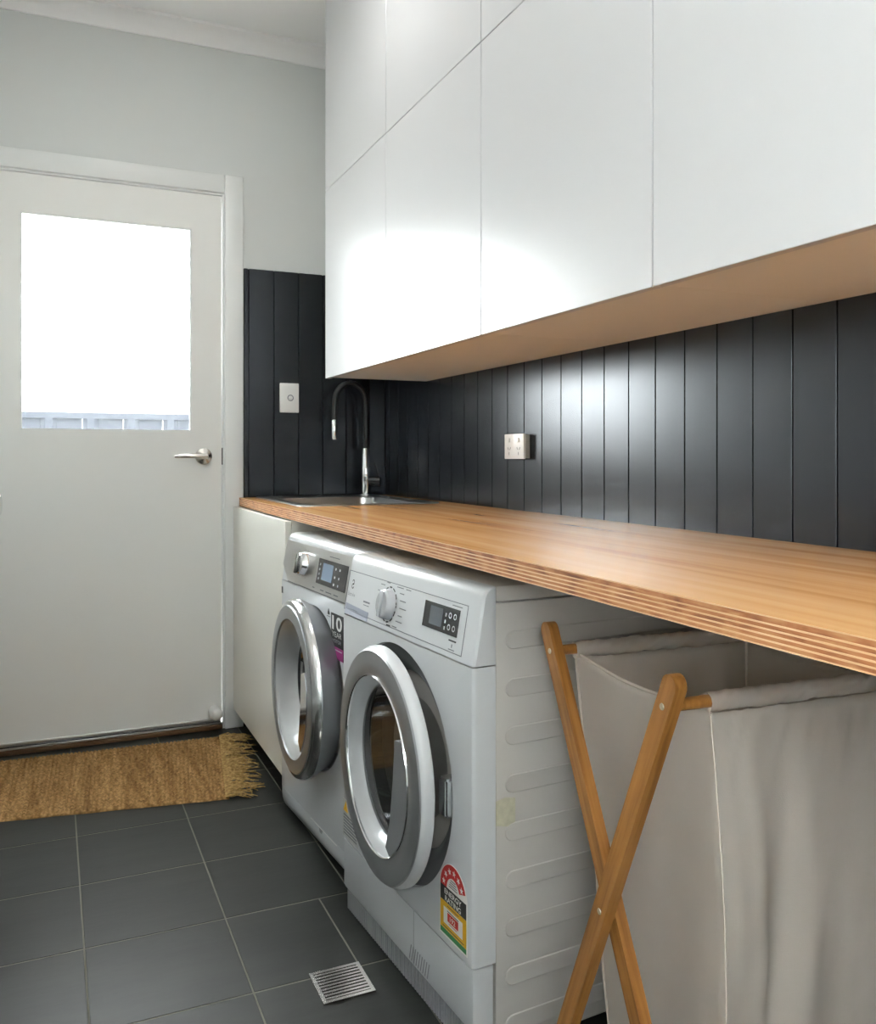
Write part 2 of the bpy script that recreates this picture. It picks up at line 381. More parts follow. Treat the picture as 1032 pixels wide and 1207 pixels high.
h=turned('door_handle',[(0,0.004),(0.031,0.004),(0.032,0.0),(0.030,-0.006),(0.020,-0.010),(0.012,-0.013),(0.011,-0.045),(0.008,-0.050),(0,-0.051)],(hx,0,1.052),M['nickel'],door,'y',40)
bm=bmesh.new(); tube(bm,[(hx+0.006,-0.044,1.052),(hx-0.012,-0.046,1.052),(hx-0.045,-0.048,1.054),(hx-0.085,-0.046,1.053),(hx-0.112,-0.040,1.051)],[0.011,0.011,0.0095,0.0085,0.005],14); 
finish(bm,'lever',M['nickel'],h,True,60)
turned('keyhole_cylinder',[(0,-0.0515),(0.006,-0.0515),(0.006,-0.049)],(hx,0,1.052),M['chrome'],h,'y',20)
box('strike_plate',(DX1-dc+0.001,-0.004,1.02),(DX1-dc+0.004,0.006,1.085),M['black'],door)

# door stop on the door leaf
ds=turned('door_stop',[(0,0.075),(0.012,0.075),(0.020,0.070),(0.023,0.060),(0.024,0.020),(0.021,0.006),(0.014,0.0),(0,-0.002)],(0,-0.075,0),M['white_pl'],None,'y',28)
ds.location=(0.574,YF+0.0038,0.072)
tag(ds,'small white plastic door stop at the foot of the back door beside the casing','door stop')

# linen cupboard door ajar at the far left
d2=struct(empty('door_2',(XL+0.012,CY0+0.01,0),-math.radians(9.8)))
box('door_leaf',(-0.02,0,0.012),(0.016,0.83,2.045),M['doorw'],d2,0.002)
turned('door_knob',[(0,0),(0.024,0),(0.024,0.006),(0.011,0.010),(0.010,0.026),(0.022,0.034),(0.0295,0.046),(0.0295,0.056),(0.022,0.064),(0,0.067)],(0.016,0.775,0.939),M['chrome'],d2,'x',36)

# ------------------------------------------------------------------ wall cabinets
CXF=0.885; ys=[2.957,2.350,1.743,1.134,0.525,-0.084]
where=['at the far end nearest the back door','second from the back door, above the power outlet end of the tap','third from the back door, above the dryer','fourth from the back door, above the laundry hamper','nearest the camera, mostly out of frame']
where=['white handleless wall cabinet at the far end, nearest the back door',
 'white handleless wall cabinet second from the back door',
 'white handleless wall cabinet in the middle, third from the back door',
 'white handleless wall cabinet at the right edge, above the laundry hamper',
 'white handleless wall cabinet beyond the right edge of the picture']
for i,(y1,y0) in enumerate(zip(ys,ys[1:])):
    yc=(y0+y1)/2; hwid=(y1-y0)/2
    c=empty('wall_cabinet',(XB,yc,1.331)); D=XB-CXF
    box('carcass',(-D+0.0195,-hwid+0.0004,0),(-0.0005,hwid-0.0004,ZC-1.331-0.001),M['carc'],c)
    box('cabinet_door',(-D,-hwid+0.0012,-0.004),(-D+0.018,hwid-0.0012,0.657),M['cab'],c,0.0012,1)
    box('cabinet_door',(-D,-hwid+0.0012,0.6588),(-D+0.018,hwid-0.0012,ZC-1.331-0.012),M['cab'],c,0.0012,1)
    tag(c,where[i],'cabinet','wall cabinets above the bench')

# ------------------------------------------------------------------ bench top (plywood)
BX0,BX1,BY0,BY1=0.667,XB-0.0005,-0.10,3.3835
SX0,SX1,SY0,SY1=0.755,1.175,2.725,3.235      # sink cut-out
bench=empty('benchtop',(BX0,1.6,0.8595))
tag(bench,'long honey coloured plywood bench top with a striped layered front edge','bench top')
zl=[0.0,0.0016,0.0056,0.0074,0.0114,0.0132,0.0172,0.0190,0.0230,0.0248,0.0285,0.0325]
for i,(a,b) in enumerate(zip(zl,zl[1:])):
    top=i==len(zl)-2
    ins=0.0 if i%2==0 else 0.0007
    m=M['veneer'] if top else (M['plyL'] if i%2==0 else M['plyD'])
    if top: continue
    bm=bmesh.new()
    frame_mesh(bm,(ins,BY0-1.6,BX1-BX0,BY1-1.6),(SX0-BX0,SY0-1.6,SX1-BX0,SY1-1.6),a,b)
    finish(bm,'ply',m,bench)
bm=bmesh.new(); frame_mesh(bm,(0,BY0-1.6,BX1-BX0,BY1-1.6),(SX0-BX0,SY0-1.6,SX1-BX0,SY1-1.6),zl[-2],zl[-1]-0.0014); finish(bm,'ply',M['plyD'],bench)
bm=bmesh.new(); frame_mesh(bm,(0,BY0-1.6,BX1-BX0,BY1-1.6),(SX0-BX0,SY0-1.6,SX1-BX0,SY1-1.6),zl[-1]-0.0014,zl[-1]); finish(bm,'top_veneer',M['veneer'],bench)
bm=bmesh.new(); add_box(bm,(-0.0004,BY0-1.6,zl[-1]-0.0016),(0.0012,BY1-1.6,zl[-1]-0.0002)); finish(bm,'edge_pale_ply',M['plyL'],bench)  # thin pale ply line along the top front edge
ZB=0.8595+0.0325

# bench end panel beyond the frame, carrying the near end
box('support_panel',(0.02,-0.095-1.6,-0.8595),(XB-0.001-BX0,-0.077-1.6,-0.0005),M['base'],bench,0.001)

# ------------------------------------------------------------------ sink
sk=empty('sink',((SX0+SX1)/2,(SY0+SY1)/2,ZB)); sx,sy=sk.location.x,sk.location.y
rx0,rx1,ry0,ry1=0.722-sx,1.214-sx,2.685-sy,3.362-sy
bm=bmesh.new()
def rrect(x0,y0,x1,y1,r,n=6):
    out=[]
    for cx,cy,a in ((x1-r,y1-r,0),(x0+r,y1-r,90),(x0+r,y0+r,180),(x1-r,y0+r,270)): out+=arc(cx,cy,r,a,a+90,n)
    return out
bx0,bx1,by0,by1=0.768-sx,1.150-sx,2.738-sy,3.222-sy
loops=[(rrect(rx0,ry0,rx1,ry1,0.03),0.0004),(rrect(rx0+0.001,ry0+0.001,rx1-0.001,ry1-0.001,0.03),0.004),(rrect(rx0+0.010,ry0+0.010,rx1-0.010,ry1-0.010,0.025),0.0048),
 (rrect(rx0+0.014,ry0+0.014,rx1-0.014,ry1-0.014,0.024),0.0032),(rrect(bx0-0.004,by0-0.004,bx1+0.004,by1+0.004,0.05),0.0028),(rrect(bx0,by0,bx1,by1,0.05),-0.002),(rrect(bx0+0.012,by0+0.012,bx1-0.012,by1-0.012,0.045),-0.14),(rrect(bx0+0.035,by0+0.035,bx1-0.035,by1-0.035,0.03),-0.16)]
vl=[[bm.verts.new((p[0],p[1],z)) for p in lp] for lp,z in loops]
for a,b in zip(vl,vl[1:]):
    n=len(a)
    for i in range(n): bm.faces.new((a[i],a[(i+1)%n],b[(i+1)%n],b[i]))
bm.faces.new(vl[-1])
basin=finish(bm,'basin',M['steel'],sk,True,35)
turned('waste_outlet',[(0,0.003),(0.030,0.003),(0.036,0.001),(0.036,0.0)],(0,0,-0.1595),M['chrome'],sk,'z',28)
tag(sk,'stainless steel inset sink in the bench beside the back door','sink')

# ------------------------------------------------------------------ tap
tp=empty('kitchen_tap',(1.163,3.318,ZB+0.0034))
turned('tap_body',[(0,0),(0.024,0),(0.024,0.005),(0.018,0.008),(0.0175,0.05),(0.0195,0.055),(0.0195,0.110),(0.0180,0.115),(0.0165,0.185),(0.013,0.190),(0,0.190)],(0,0,0),M['chrome'],tp,'z',28)
pts=[(0,0,0.188),(0,0,0.25),(0,0,0.33),(0,0,0.375)]
for i in range(1,15):
    a=PI*i/14; pts.append((-0.067+0.067*math.cos(a),-0.012*i/14,0.375+0.075*math.sin(a)))
pts+= [(-0.135,-0.013,0.34),(-0.136,-0.013,0.300)]
rod('hose_spout',pts,0.0108,M['black'],tp,14)
turned('spray_head',[(0,-0.080),(0.010,-0.080),(0.0128,-0.076),(0.0128,-0.004),(0.010,0),(0,0)],(-0.136,-0.013,0.303),M['chrome'],tp,'z',24)
rod('handle_hub',[(0.010,-0.004,0.060),(0.034,-0.020,0.058),(0.052,-0.032,0.057)],[0.018,0.021,0.0215],M['blackg'],tp,20)
rod('handle_lever',[(0.046,-0.034,0.066),(0.038,-0.032,0.100),(0.026,-0.026,0.135)],[0.003,0.0026,0.0022],M['blackg'],tp,8)
tag(tp,'arched mixer tap with black hose spout and chrome spray head behind the sink','tap')

# ------------------------------------------------------------------ switch and outlet
sw=empty('light_switch',(0.8645,YW,1.284))
box('cover_plate',(-0.0385,-0.009,-0.0585),(0.0385,-0.0002,0.0585),M['white_pl'],sw,0.003)
turned('rocker',[(0,-0.015),(0.006,-0.014),(0.008,-0.009)],(0.004,0,0.0),M['white_pl'],sw,'y',20)
turned('rocker_collar',[(0.009,-0.0096),(0.012,-0.0098),(0.013,-0.009)],(0.004,0,0.0),M['dotg'],sw,'y',20)
tag(sw,'white single light switch plate on the dark boards beside the door','switch')

go=empty('power_outlet',(XB,2.2465,1.082))
box('mounting_block',(-0.016,-0.0555,-0.035),(-0.0002,0.0555,0.035),mat('grey_block',srgb(150,148,140),0.5),go,0.002)
box('cover_plate',(-0.024,-0.0575,-0.037),(-0.0161,0.0575,0.037),M['white_pl'],go,0.002)
fnx=lambda a,b,d:(-0.0241-d,-a,b)
for sx_ in (-0.028,0.028):
    box('toggle',(-0.0285,-sx_-0.006,0.012),(-0.0238,-sx_+0.006,0.025),M['white_pl'],go,0.0015)
    for (ax,bz,rot) in ((-0.007,-0.006,30),(0.007,-0.006,-30),(0,-0.021,0)):
        c,s_=math.cos(math.radians(rot)),math.sin(math.radians(rot))
        poly=[(sx_+ax+c*px-s_*pz,bz+s_*px+c*pz) for px,pz in rect(-0.001,-0.0045,0.001,0.0045)]
        plate('socket_slot',poly,fnx,M['dot'],go,0.0002)
tag(go,'white double power outlet on the dark boards above the bench','power outlet')

# ------------------------------------------------------------------ base cabinet under the sink
bc=empty('base_cabinet',(0.645,2.965,0)); 
bm=bmesh.new(); cd=XB-0.645-0.001
add_box(bm,(0.0195,-0.392,0.075),(cd,-0.376,0.8585)); add_box(bm,(0.0195,0.4025,0.075),(cd,0.4185,0.8585)); add_box(bm,(0.0195,-0.376,0.075),(cd,0.4025,0.091)); add_box(bm,(cd-0.012,-0.376,0.091),(cd,0.4025,0.8585))
finish(bm,'carcass',M['base'],bc)
box('cabinet_door',(0.0,-0.392,0.0755),(0.018,0.4185,0.8565),M['base'],bc,0.0012,1)
box('kickboard',(0.055,-0.39,0.0),(0.070,0.4185,0.0745),M['black'],bc)
tag(bc,'white base cabinet under the sink beside the door casing','cabinet')

# ------------------------------------------------------------------ floor drain
dr=empty('floor_drain',(0.530,1.6565,0.0004))
box('drain_pan',(-0.050,-0.050,0),(0.050,0.050,0.0012),M['black'],dr)
bm=bmesh.new(); frame_mesh(bm,(-0.053,-0.053,0.053,0.053),(-0.0455,-0.0455,0.0455,0.0455),0,0.004); finish(bm,'frame',M['nickel'],dr)
for k in range(9):
    y=-0.0400+k*0.0100; box('bar',(-0.0455,y-0.0028,0.0014),(0.0455,y+0.0028,0.0038),M['nickel'],dr)
tag(dr,'square metal floor drain grate with parallel bars in the dark tiles','drain')

# ------------------------------------------------------------------ appliances
TH=math.radians(4)
def appliance_root(name, right_front):
    d=Vector((-math.sin(TH),math.cos(TH),0)); c=Vector((*right_front,0))+d*0.298
    return empty(name,c,-PI/2+TH)
ZS,ZT=0.691,0.828
def panel_y(z): return 0.1754*(z-ZS)
fpanel=lambda a,b,d:(a,panel_y(b)-d*0.985,b+d*0.17)
ffront=lambda a,b,d:(a,-d,b)
def control_panel(root,m):
    prof=[(0.0005,ZS),(panel_y(0.808),0.808)]
    for i in range(1,7):
        a=i/6*PI/2; prof.append((panel_y(0.808)+0.018*(1-math.cos(a))+0.002*math.sin(a), 0.808+0.0185*math.sin(a)))
    prof+=[(0.0465,0.8275),(0.0465,ZS)]
    bm=bmesh.new()
    n=5; xs=[-0.298,-0.294,-0.286,0.286,0.294,0.298]; sh=[0.006,0.002,0,0,0.002,0.006]
    rings=[[bm.verts.new((x,min(y+s,0.0465),z-(s*0.3 if z>0.81 else 0))) for y,z in prof] for x,s in zip(xs,sh)]
    for a,b in zip(rings,rings[1:]):
        k=len(prof)
        for i in range(k): bm.faces.new((a[i],a[(i+1)%k],b[(i+1)%k],b[i]))
    bm.faces.new(rings[0]); bm.faces.new(rings[-1])
    return finish(bm,'control_panel',m,root,True,28)
def panel_with_hole(root,name,x0,x1,z0,z1,cx,cz,r,depth,m,bottom_round=0.0):
    """front sheet with a circular opening, rounded vertical edges, returning back to depth"""
    bm=bmesh.new(); N=96
    angs=[2*PI*i/N for i in range(N)]
    def ray_rect(a):
        c,s=math.cos(a),math.sin(a); t=1e9
        e=0.008
        if c>1e-9: t=min(t,(x1-e-cx)/c)
        if c<-1e-9: t=min(t,(x0+e-cx)/c)
        if s>1e-9: t=min(t,(z1-cz)/s)
        if s<-1e-9: t=min(t,(z0-cz)/s)
        return (cx+c*t,cz+s*t)
    cor=[math.atan2(zz-cz,xx-cx)%(2*PI) for xx,zz in ((x0+0.008,z0),(x1-0.008,z0),(x1-0.008,z1),(x0+0.008,z1))]
    angs=sorted(set([round(a,6) for a in angs]+[round(a,6) for a in cor])); N=len(angs)
    inner=[bm.verts.new((cx+r*math.cos(a),0,cz+r*math.sin(a))) for a in angs]
    mids=[bm.verts.new((cx+(r+0.012)*math.cos(a),0,cz+(r+0.012)*math.sin(a))) for a in angs]
    inb=[bm.verts.new((cx+r*math.cos(a)*0.985,0.028,cz+r*math.sin(a)*0.985)) for a in angs]
    outer=[bm.verts.new((*[ray_rect(a)[0]],0,ray_rect(a)[1])) for a in angs]
    for i in range(N):
        j=(i+1)%N
        bm.faces.new((inner[i],inner[j],mids[j],mids[i])); bm.faces.new((mids[i],mids[j],outer[j],outer[i])); bm.faces.new((inb[i],inb[j],inner[j],inner[i]))
    # side returns
    for xe,s in ((x0,-1),(x1,1)):
        col=[v for v in outer if abs(v.co.x-(xe-s*0.008))<1e-4]; col.sort(key=lambda v:v.co.z)
        prof=[(xe-s*0.004,0.0012),(xe-s*0.001,0.0045),(xe,0.009),(xe,depth)]
        prev=col
        for px,py in prof:
            cur=[bm.verts.new((px,py,v.co.z)) for v in col]
            for a,b,c,d in zip(prev,prev[1:],cur[1:],cur): bm.faces.new((a,b,c,d))
            prev=cur
    return finish(bm,name,m,root,True,30)

# ---- dryer (near)
dy=appliance_root('dryer',(0.66,1.332))
tag(dy,'white front-load dryer with energy rating sticker, nearest the laundry hamper','dryer')
body=box('body',(-0.2972,0.0475,0.012),(0.2972,0.600,0.797),M['side'],dy,0.003)
box('top_cover',(-0.2972,0.0475,0.7985),(0.2972,0.600,0.8275),M['side'],dy,0.005)
for k in range(9):
    z=0.731-0.0845*k
    if z<0.03: break
    st=arc(0.066+0.0165,z,0.0165,90,270,10)+arc(0.535,z,0.0165,-90,90,10)
    fs=lambda a,b,d:(0.2976+d,a,b)
    bm=bmesh.new()
    A=[bm.verts.new(fs(p[0],p[1],0)) for p in st]; cx_=0.3; 
    B=[bm.verts.new(fs(p[0]+(0.0012 if p[0]<0.3 else -0.0012),z+(p[1]-z)*0.90,0.0014)) for p in st]
    for i in range(len(st)): bm.faces.new((A[i],A[(i+1)%len(st)],B[(i+1)%len(st)],B[i]))
    bm.faces.new(B); finish(bm,'pressed_rib',M['side'],body)
plate('side_sticker',[(0.047,0.452),(0.047,0.410),(0.072,0.404),(0.087,0.410),(0.087,0.452),(0.066,0.456)],lambda a,b,d:(0.2978+d,a,b),M['sticker'],body,0.0006)
panel_with_hole(dy,'front_panel',-0.298,0.298,0.172,ZS-0.002,-0.008,0.437,0.236,0.0465,M['appl'])
turned('door_recess',[(0.2350,0.010),(0.228,0.014),(0.205,0.016),(0.180,0.034),(0.170,0.060)],(-0.008,0,0.437),M['ring_d'],dy)
turned('drum',[(0.1695,0.062),(0.1695,0.10),(0.24,0.12),(0.24,0.42),(0,0.43)],(-0.008,0,0.437),M['drum'],dy)
cp=control_panel(dy,M['appl'])
# kick panel
bm=bmesh.new()
prof=[(0.0,0.1695),(0.0,0.066),(0.004,0.058),(0.010,0.056),(0.041,0.056),(0.041,0.1695)]
xs_=[-0.298,-0.295,-0.288,0.288,0.295,0.298]; sh=[0.009,0.003,0,0,0.003,0.009]
rings=[[bm.verts.new((x,min(y+s,0.041),z)) for y,z in prof] for x,s in zip(xs_,sh)]
for a,b in zip(rings,rings[1:]):
    for i in range(len(prof)): bm.faces.new((a[i],a[(i+1)%len(prof)],b[(i+1)%len(prof)],b[i]))
bm.faces.new(rings[0]); bm.faces.new(rings[-1])
kick=finish(bm,'kick_panel',M['appl'],dy,True,30)
plate('panel_seam',rect(0.0712,0.060,0.0724,0.1690),ffront,M['ventg'],kick,0.0003)
for k in range(9):
    x=0.052+k*0.0095; plate('vent_slot',[(x,0.068),(x+0.003,0.068),(x+0.011,0.098),(x+0.008,0.098)],ffront,M['ventg'],kick,0.0005)
vg=box('vent_grille',(-0.294,0.022,0.004),(0.294,0.040,0.0555),M['ring_d'],dy)
for k in range(58):
    x=-0.2925+k*0.01015; box('slat',(x,0.010,0.005),(x+0.0062,0.0219,0.0552),M['ventg'],vg)
# controls
fx=lambda a,b,d:fpanel(a,b,d)
bm=bmesh.new(); frame_mesh(bm,(-0.292,0.7005,0.256,0.7895),(-0.2905,0.702,0.2545,0.788),0,0.0006,'xz')
for v in bm.verts: v.co=fpanel(v.co.x,v.co.z,v.co.y)
finish(bm,'fascia_outline',M['dotg'],cp)
dp=plate('display',rect(0.096,0.729,0.231,0.777),fx,M['blackg'],cp,0.0012)
plate('display_screen',rect(0.121,0.737,0.171,0.771),fx,M['lcd_d'],dp,0.0016,0.0012)
for ix,iz in ((0.183,0.762),(0.183,0.750),(0.183,0.738)): plate('touch_icon',rect(ix-0.002,iz-0.003,ix+0.002,iz+0.003),fx,M['icon'],dp,0.0015,0.0012)
for ix,iz in ((0.199,0.763),(0.217,0.763),(0.199,0.742),(0.217,0.742)):
    bm=bmesh.new(); 
    ring=[(a,b) for a,b in disc(ix,iz,0.0055,16)]; rin=[(a,b) for a,b in disc(ix,iz,0.0036,16)]
    A=[bm.verts.new(fx(*p,0.0015)) for p in ring]; B=[bm.verts.new(fx(*p,0.0015)) for p in rin]
    for i in range(16): bm.faces.new((A[i],A[(i+1)%16],B[(i+1)%16],B[i]))
    finish(bm,'touch_icon',M['icon'],dp)
plate('indicator_bar',rect(0.204,0.7195,0.231,0.7222),fx,M['dot'],cp,0.0006)
plate('start_mark',rect(0.2165,0.709,0.2185,0.715),fx,M['dotg'],cp,0.0006)
plate('start_caption',rect(0.207,0.7045,0.228,0.7062),fx,M['dotg'],cp,0.0006)
plate('model_caption',rect(0.200,0.7815,0.236,0.7832),fx,M['dotg'],cp,0.0006)
# programme knob
KX,KZ=-0.064,0.744
kn=empty('x'); bpy.data.objects.remove(kn)
tilt=math.atan(0.1754)
knob=turned('programme_knob',[(0,-0.018),(0.026,-0.018),(0.0295,-0.015),(0.032,-0.003),(0.032,0.004)],(0,0,0),mat('knob_silver',srgb(205,208,212),0.25,0.3),cp,'y',40)
knob.location=(KX,panel_y(KZ),KZ); knob.rotation_euler=(-tilt,0,0)
box('grip_bar',(-0.007,-0.023,-0.027),(0.007,-0.0182,0.027),mat('knob_silver',srgb(205,208,212),0.25,0.3),knob,0.002)
for k in range(26):
    a=math.radians(-120+k*240/25.0) if False else math.radians(-115+k*9.6)
    if k%3==2: continue
    cx_,cz_=KX+0.0355*math.cos(a),KZ+0.0355*math.sin(a)
    t=Vector((-math.sin(a),math.cos(a))); r_=Vector((math.cos(a),math.sin(a)))
    q=[Vector((cx_,cz_))+t*u*0.0026+r_*w*0.0014 for u,w in ((-1,-1),(1,-1),(1,1),(-1,1))]
    plate('dial_mark',[(v.x,v.y) for v in q],fx,M['lblack'],cp,0.0006)
for k,(ax,az,w) in enumerate([(0.052,0.0,0.030),(0.050,0.015,0.026),(0.044,0.029,0.020),(0.050,-0.015,0.018),(0.044,-0.027,0.028),(0.030,-0.039,0.022),(0.028,0.040,0.030),(-0.050,0.036,0.020),(-0.062,0.022,0.022),(-0.060,0.006,0.008),(-0.022,0.043,0.016),(0.070,0.040,0.022)]):
    plate('programme_caption',rect(KX+ax,KZ+az-0.0009,KX+ax+w,KZ+az+0.0009),fx,M['dotg'],cp,0.0005)
plate('knob_pointer',rect(KX+0.004,0.7015,KX+0.022,0.7045),fx,M['dot'],cp,0.0006)
# reservoir handle recess
rc=plate('drawer_pull',[(-0.286,0.692),(-0.158,0.692),(-0.158,0.712),(-0.286,0.716)],fx,mat('pull_recess',srgb(150,156,172),0.35),cp,0.0006)
plate('drawer_lip',[(-0.284,0.6925),(-0.160,0.6925),(-0.160,0.698),(-0.284,0.703)],fx,mat('pull_lip',srgb(186,192,206),0.35),rc,0.0012,0.0006)
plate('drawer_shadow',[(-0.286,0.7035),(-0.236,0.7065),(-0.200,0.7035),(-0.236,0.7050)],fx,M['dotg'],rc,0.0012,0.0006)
# maker's emblem and lettering
def emblem(cx,cz,s,fn,parent,m):
    for sg in (1,-1):
        pts=arc(cx,cz+sg*0.30*s,0.48*s,90*sg+ -150,90*sg+80,14)
        inn=arc(cx,cz+sg*0.30*s,0.30*s,90*sg+80,90*sg-150,14)
        bm=bmesh.new(); A=[bm.verts.new(fn(*p,0.0006)) for p in pts]; B=[bm.verts.new(fn(*p,0.0006)) for p in reversed(inn)]
        for i in range(14): bm.faces.new((A[i],A[i+1],B[i+1],B[i]))
        finish(bm,'emblem_curl',m,parent)
    plate('emblem_core',disc(cx,cz,0.16*s,16),fn,m,parent,0.0006)
emblem(-0.262,0.7605,0.0135,fx,cp,M['dot'])
text('maker_lettering','Electrolux',fx,-0.262,0.738,0.040,0.0085,M['dotg'],cp,0.0007)
plate('capacity_caption',rect(-0.192,0.7300,-0.158,0.7335),fx,M['dotg'],cp,0.0005)
plate('capacity_caption',rect(-0.190,0.7240,-0.160,0.7255),fx,M['dotg'],cp,0.0005)
# door
DCX,DCZ=-0.002,0.440
dd=turned('door',[(0.205,-0.031),(0.228,-0.032),(0.231,-0.035),(0.231,-0.046),(0.2275,-0.054),(0.224,-0.0575)],(0,0,0),M['appl'],dy,'y',96)
dd.location=(DCX+0.004,0.0105,DCZ); dd.rotation_euler=(0,0,-math.radians(3.5))
turned('door_ring',[(0.2245,-0.0570),(0.222,-0.0600),(0.200,-0.0625),(0.178,-0.0625),(0.1745,-0.0605)],(0,0,0),M['ring_g'],dd,'y',96)
turned('ring_trim',[(0.1750,-0.0605),(0.1735,-0.0640),(0.1715,-0.0620),(0.1705,-0.056)],(0,0,0),M['chrome'],dd,'y',96)
turned('inner_bezel',[(0.1712,-0.0590),(0.160,-0.052),(0.150,-0.038),(0.147,-0.030)],(0,0,0),mat('bezel_silver',srgb(196,199,202),0.3,0.15),dd,'y',96)
turned('door_gasket',[(0.147,-0.030),(0.1400,-0.0305),(0.1390,-0.020)],(0,0,0),M['gasket'],dd,'y',96)
turned('glass_bowl',[(0.1480,-0.034),(0.120,-0.0335),(0.07,-0.0325),(0,-0.032)],(0,0,0),M['bowl'],dd,'y',96)
turned('inner_bowl',[(0.1385,-0.020),(0.132,0.012),(0.118,0.045),(0.08,0.066),(0,0.074)],(0,0,0),M['bowl'],dd,'y',72)
bm=bmesh.new()
hp=arc(0,0,0.1705,-62,30,22)+[(0.110,0.080),(0.100,0.0),(0.085,-0.08),(0.062,-0.140)]
prism(bm,hp,lambda a,b,d:(a,d,b),-0.0620,-0.0480); finish(bm,'door_handle',M['handle_g'],dd)
bm=bmesh.new(); add_box(bm,(0.196,-0.012,-0.035),(0.226,0.016,0.035)); bmesh.ops.bevel(bm,geom=bm.edges[:],offset=0.004,segments=2,affect='EDGES'); finish(bm,'door_hinge',M['chrome'],dy,True).location=(DCX,0.0,DCZ)
# energy label
LX0,LX1,LZ0=0.180,0.281,0.184; LC=(LX0+LX1)/2; AZ=0.2715; AR=(LX1-LX0)/2
el=plate('energy_label',[(LX0,LZ0),(LX1,LZ0)]+arc(LC,AZ,AR,0,180,24),ffront,M['lwhite'],dy,0.0006)
b_=0.0035
def ep_(name,poly,m,lev): return plate(name,poly,ffront,m,el,0.0006+0.00025*lev,0.0006)
ep_('green_band',rect(LX0+b_,LZ0+b_,LX1-b_,0.1965),M['green'],1)
ep_('yellow_field',rect(LX0+b_,0.197,LX1-b_,0.2465),M['yellow'],1)
ep_('black_band',rect(LX0+b_,0.247,LX1-b_,0.2745),M['lblack'],1)
ep_('white_box',rect(LX0+0.016,0.2075,LX1-0.016,0.237),M['lwhite'],2)
ep_('box_caption',rect(LX0+0.030,0.2325,LX1-0.030,0.2338),M['dot'],3)
ep_('box_caption',rect(LX0+0.036,0.2118,LX1-0.036,0.2128),M['red'],3)
ep_('red_bar',rect(LX0+0.031,0.2155,LX1-0.031,0.2305),M['red'],3)
text('label_number','192',ffront,LC,0.223,0.020,0.009,M['lwhite'],el,0.0018,0.01)
ep_('fine_print',rect(LX0+0.012,0.2005,LX1-0.012,0.2018),M['dot'],2)
ep_('fine_print',rect(LX0+0.030,0.2412,LX1-0.030,0.2422),M['dot'],2)
R1,R0=AR-b_,0.0235
bm=bmesh.new(); P1=arc(LC,AZ+0.003,R1,18,180,28); P0=arc(LC,AZ+0.003,R0,18,180,28)
A=[bm.verts.new(ffront(*p,0.00085)) for p in P1]; B=[bm.verts.new(ffront(*p,0.00085)) for p in P0]
for i in range(28): bm.faces.new((A[i],A[i+1],B[i+1],B[i]))
finish(bm,'red_arch',M['red'],el)
for k in range(6):
    a=math.radians(166-k*27.5); cx_,cz_=LC+0.035*math.cos(a),AZ+0.003+0.035*math.sin(a)
    star=[(cx_+(0.0065 if j%2==0 else 0.0027)*math.cos(a+j*PI/5),cz_+(0.0065 if j%2==0 else 0.0027)*math.sin(a+j*PI/5)) for j in range(10)]
    ep_('star',star,M['lwhite'],2)
for k in range(4): ep_('fine_print',rect(LC-0.015+0.002*k,0.2800+0.0042*k,LC+0.015-0.002*k,0.2812+0.0042*k),M['dotg'],2)
text('label_lettering','ENERGY',ffront,LC,0.2665,0.062,0.0098,M['lwhite'],el,0.0012,0.02)
text('label_lettering','RATING',ffront,LC,0.2540,0.058,0.0098,M['lwhite'],el,0.0012,0.02)
# warning label, low on the latch side
wl=plate('warning_label',[(-0.296,0.178),(-0.205,0.178),(-0.215,0.262),(-0.296,0.262)],ffront,mat('pale_label',srgb(196,198,196),0.5),dy,0.0005)
plate('warning_triangle',[(-0.292,0.236),(-0.262,0.236),(-0.277,0.260)],ffront,M['yellow'],wl,0.0008,0.0005)
for k in range(7): plate('fine_print',rect(-0.290,0.184+0.007*k,-0.214,0.1872+0.007*k),ffront,M['dotg'],wl,0.0008,0.0005)

# ---- washing machine (far)
wm=appliance_root('washing_machine',(0.664,1.937))
tag(wm,'white front-load washing machine with brushed steel control panel and ten year sticker','washing machine')
box('body',(-0.2945,0.0475,0.012),(0.2975,0.520,0.797),M['side'],wm,0.003)
box('top_cover',(-0.2945,0.0475,0.7985),(0.2975,0.520,0.8275),M['appl'],wm,0.005)
panel_with_hole(wm,'front_panel',-0.298,0.298,0.080,ZS-0.002,-0.018,0.437,0.218,0.0465,M['appl'])
bm=bmesh.new()
prof=[(0.0,0.0795),(0.0,0.062)]+[(0.036*(1-math.cos(i/6*PI/2)),0.062-0.052*math.sin(i/6*PI/2)) for i in range(1,7)]+[(0.041,0.010),(0.041,0.0795)]
rings=[[bm.verts.new((x,min(y+s,0.041),z)) for y,z in prof] for x,s in zip(xs_,sh)]
for a,b in zip(rings,rings[1:]):
    for i in range(len(prof)): bm.faces.new((a[i],a[(i+1)%len(prof)],b[(i+1)%len(prof)],b[i]))
bm.faces.new(rings[0]); bm.faces.new(rings[-1])
kw=finish(bm,'kick_panel',M['appl'],wm,True,30)
plate('filter_flap_seam',rect(-0.04,0.0765,0.15,0.0778),ffront,M['lwhite'],kw,0.0012)
plate('flap_notch',[(0.03,0.066),(0.045,0.066),(0.05,0.076),(0.025,0.076)],ffront,M['ventg'],kw,0.0008)
for x in (-0.27,0.27): turned('foot',[(0,0),(0.02,0),(0.02,0.006),(0.010,0.008),(0.010,0.012),(0,0.012)],(x,0.08,0),M['black'],wm,'z',16)
for x in (-0.27,0.27): turned('foot',[(0,0),(0.02,0),(0.02,0.006),(0.010,0.008),(0.010,0.012),(0,0.012)],(x,0.08,0),M['black'],dy,'z',16)
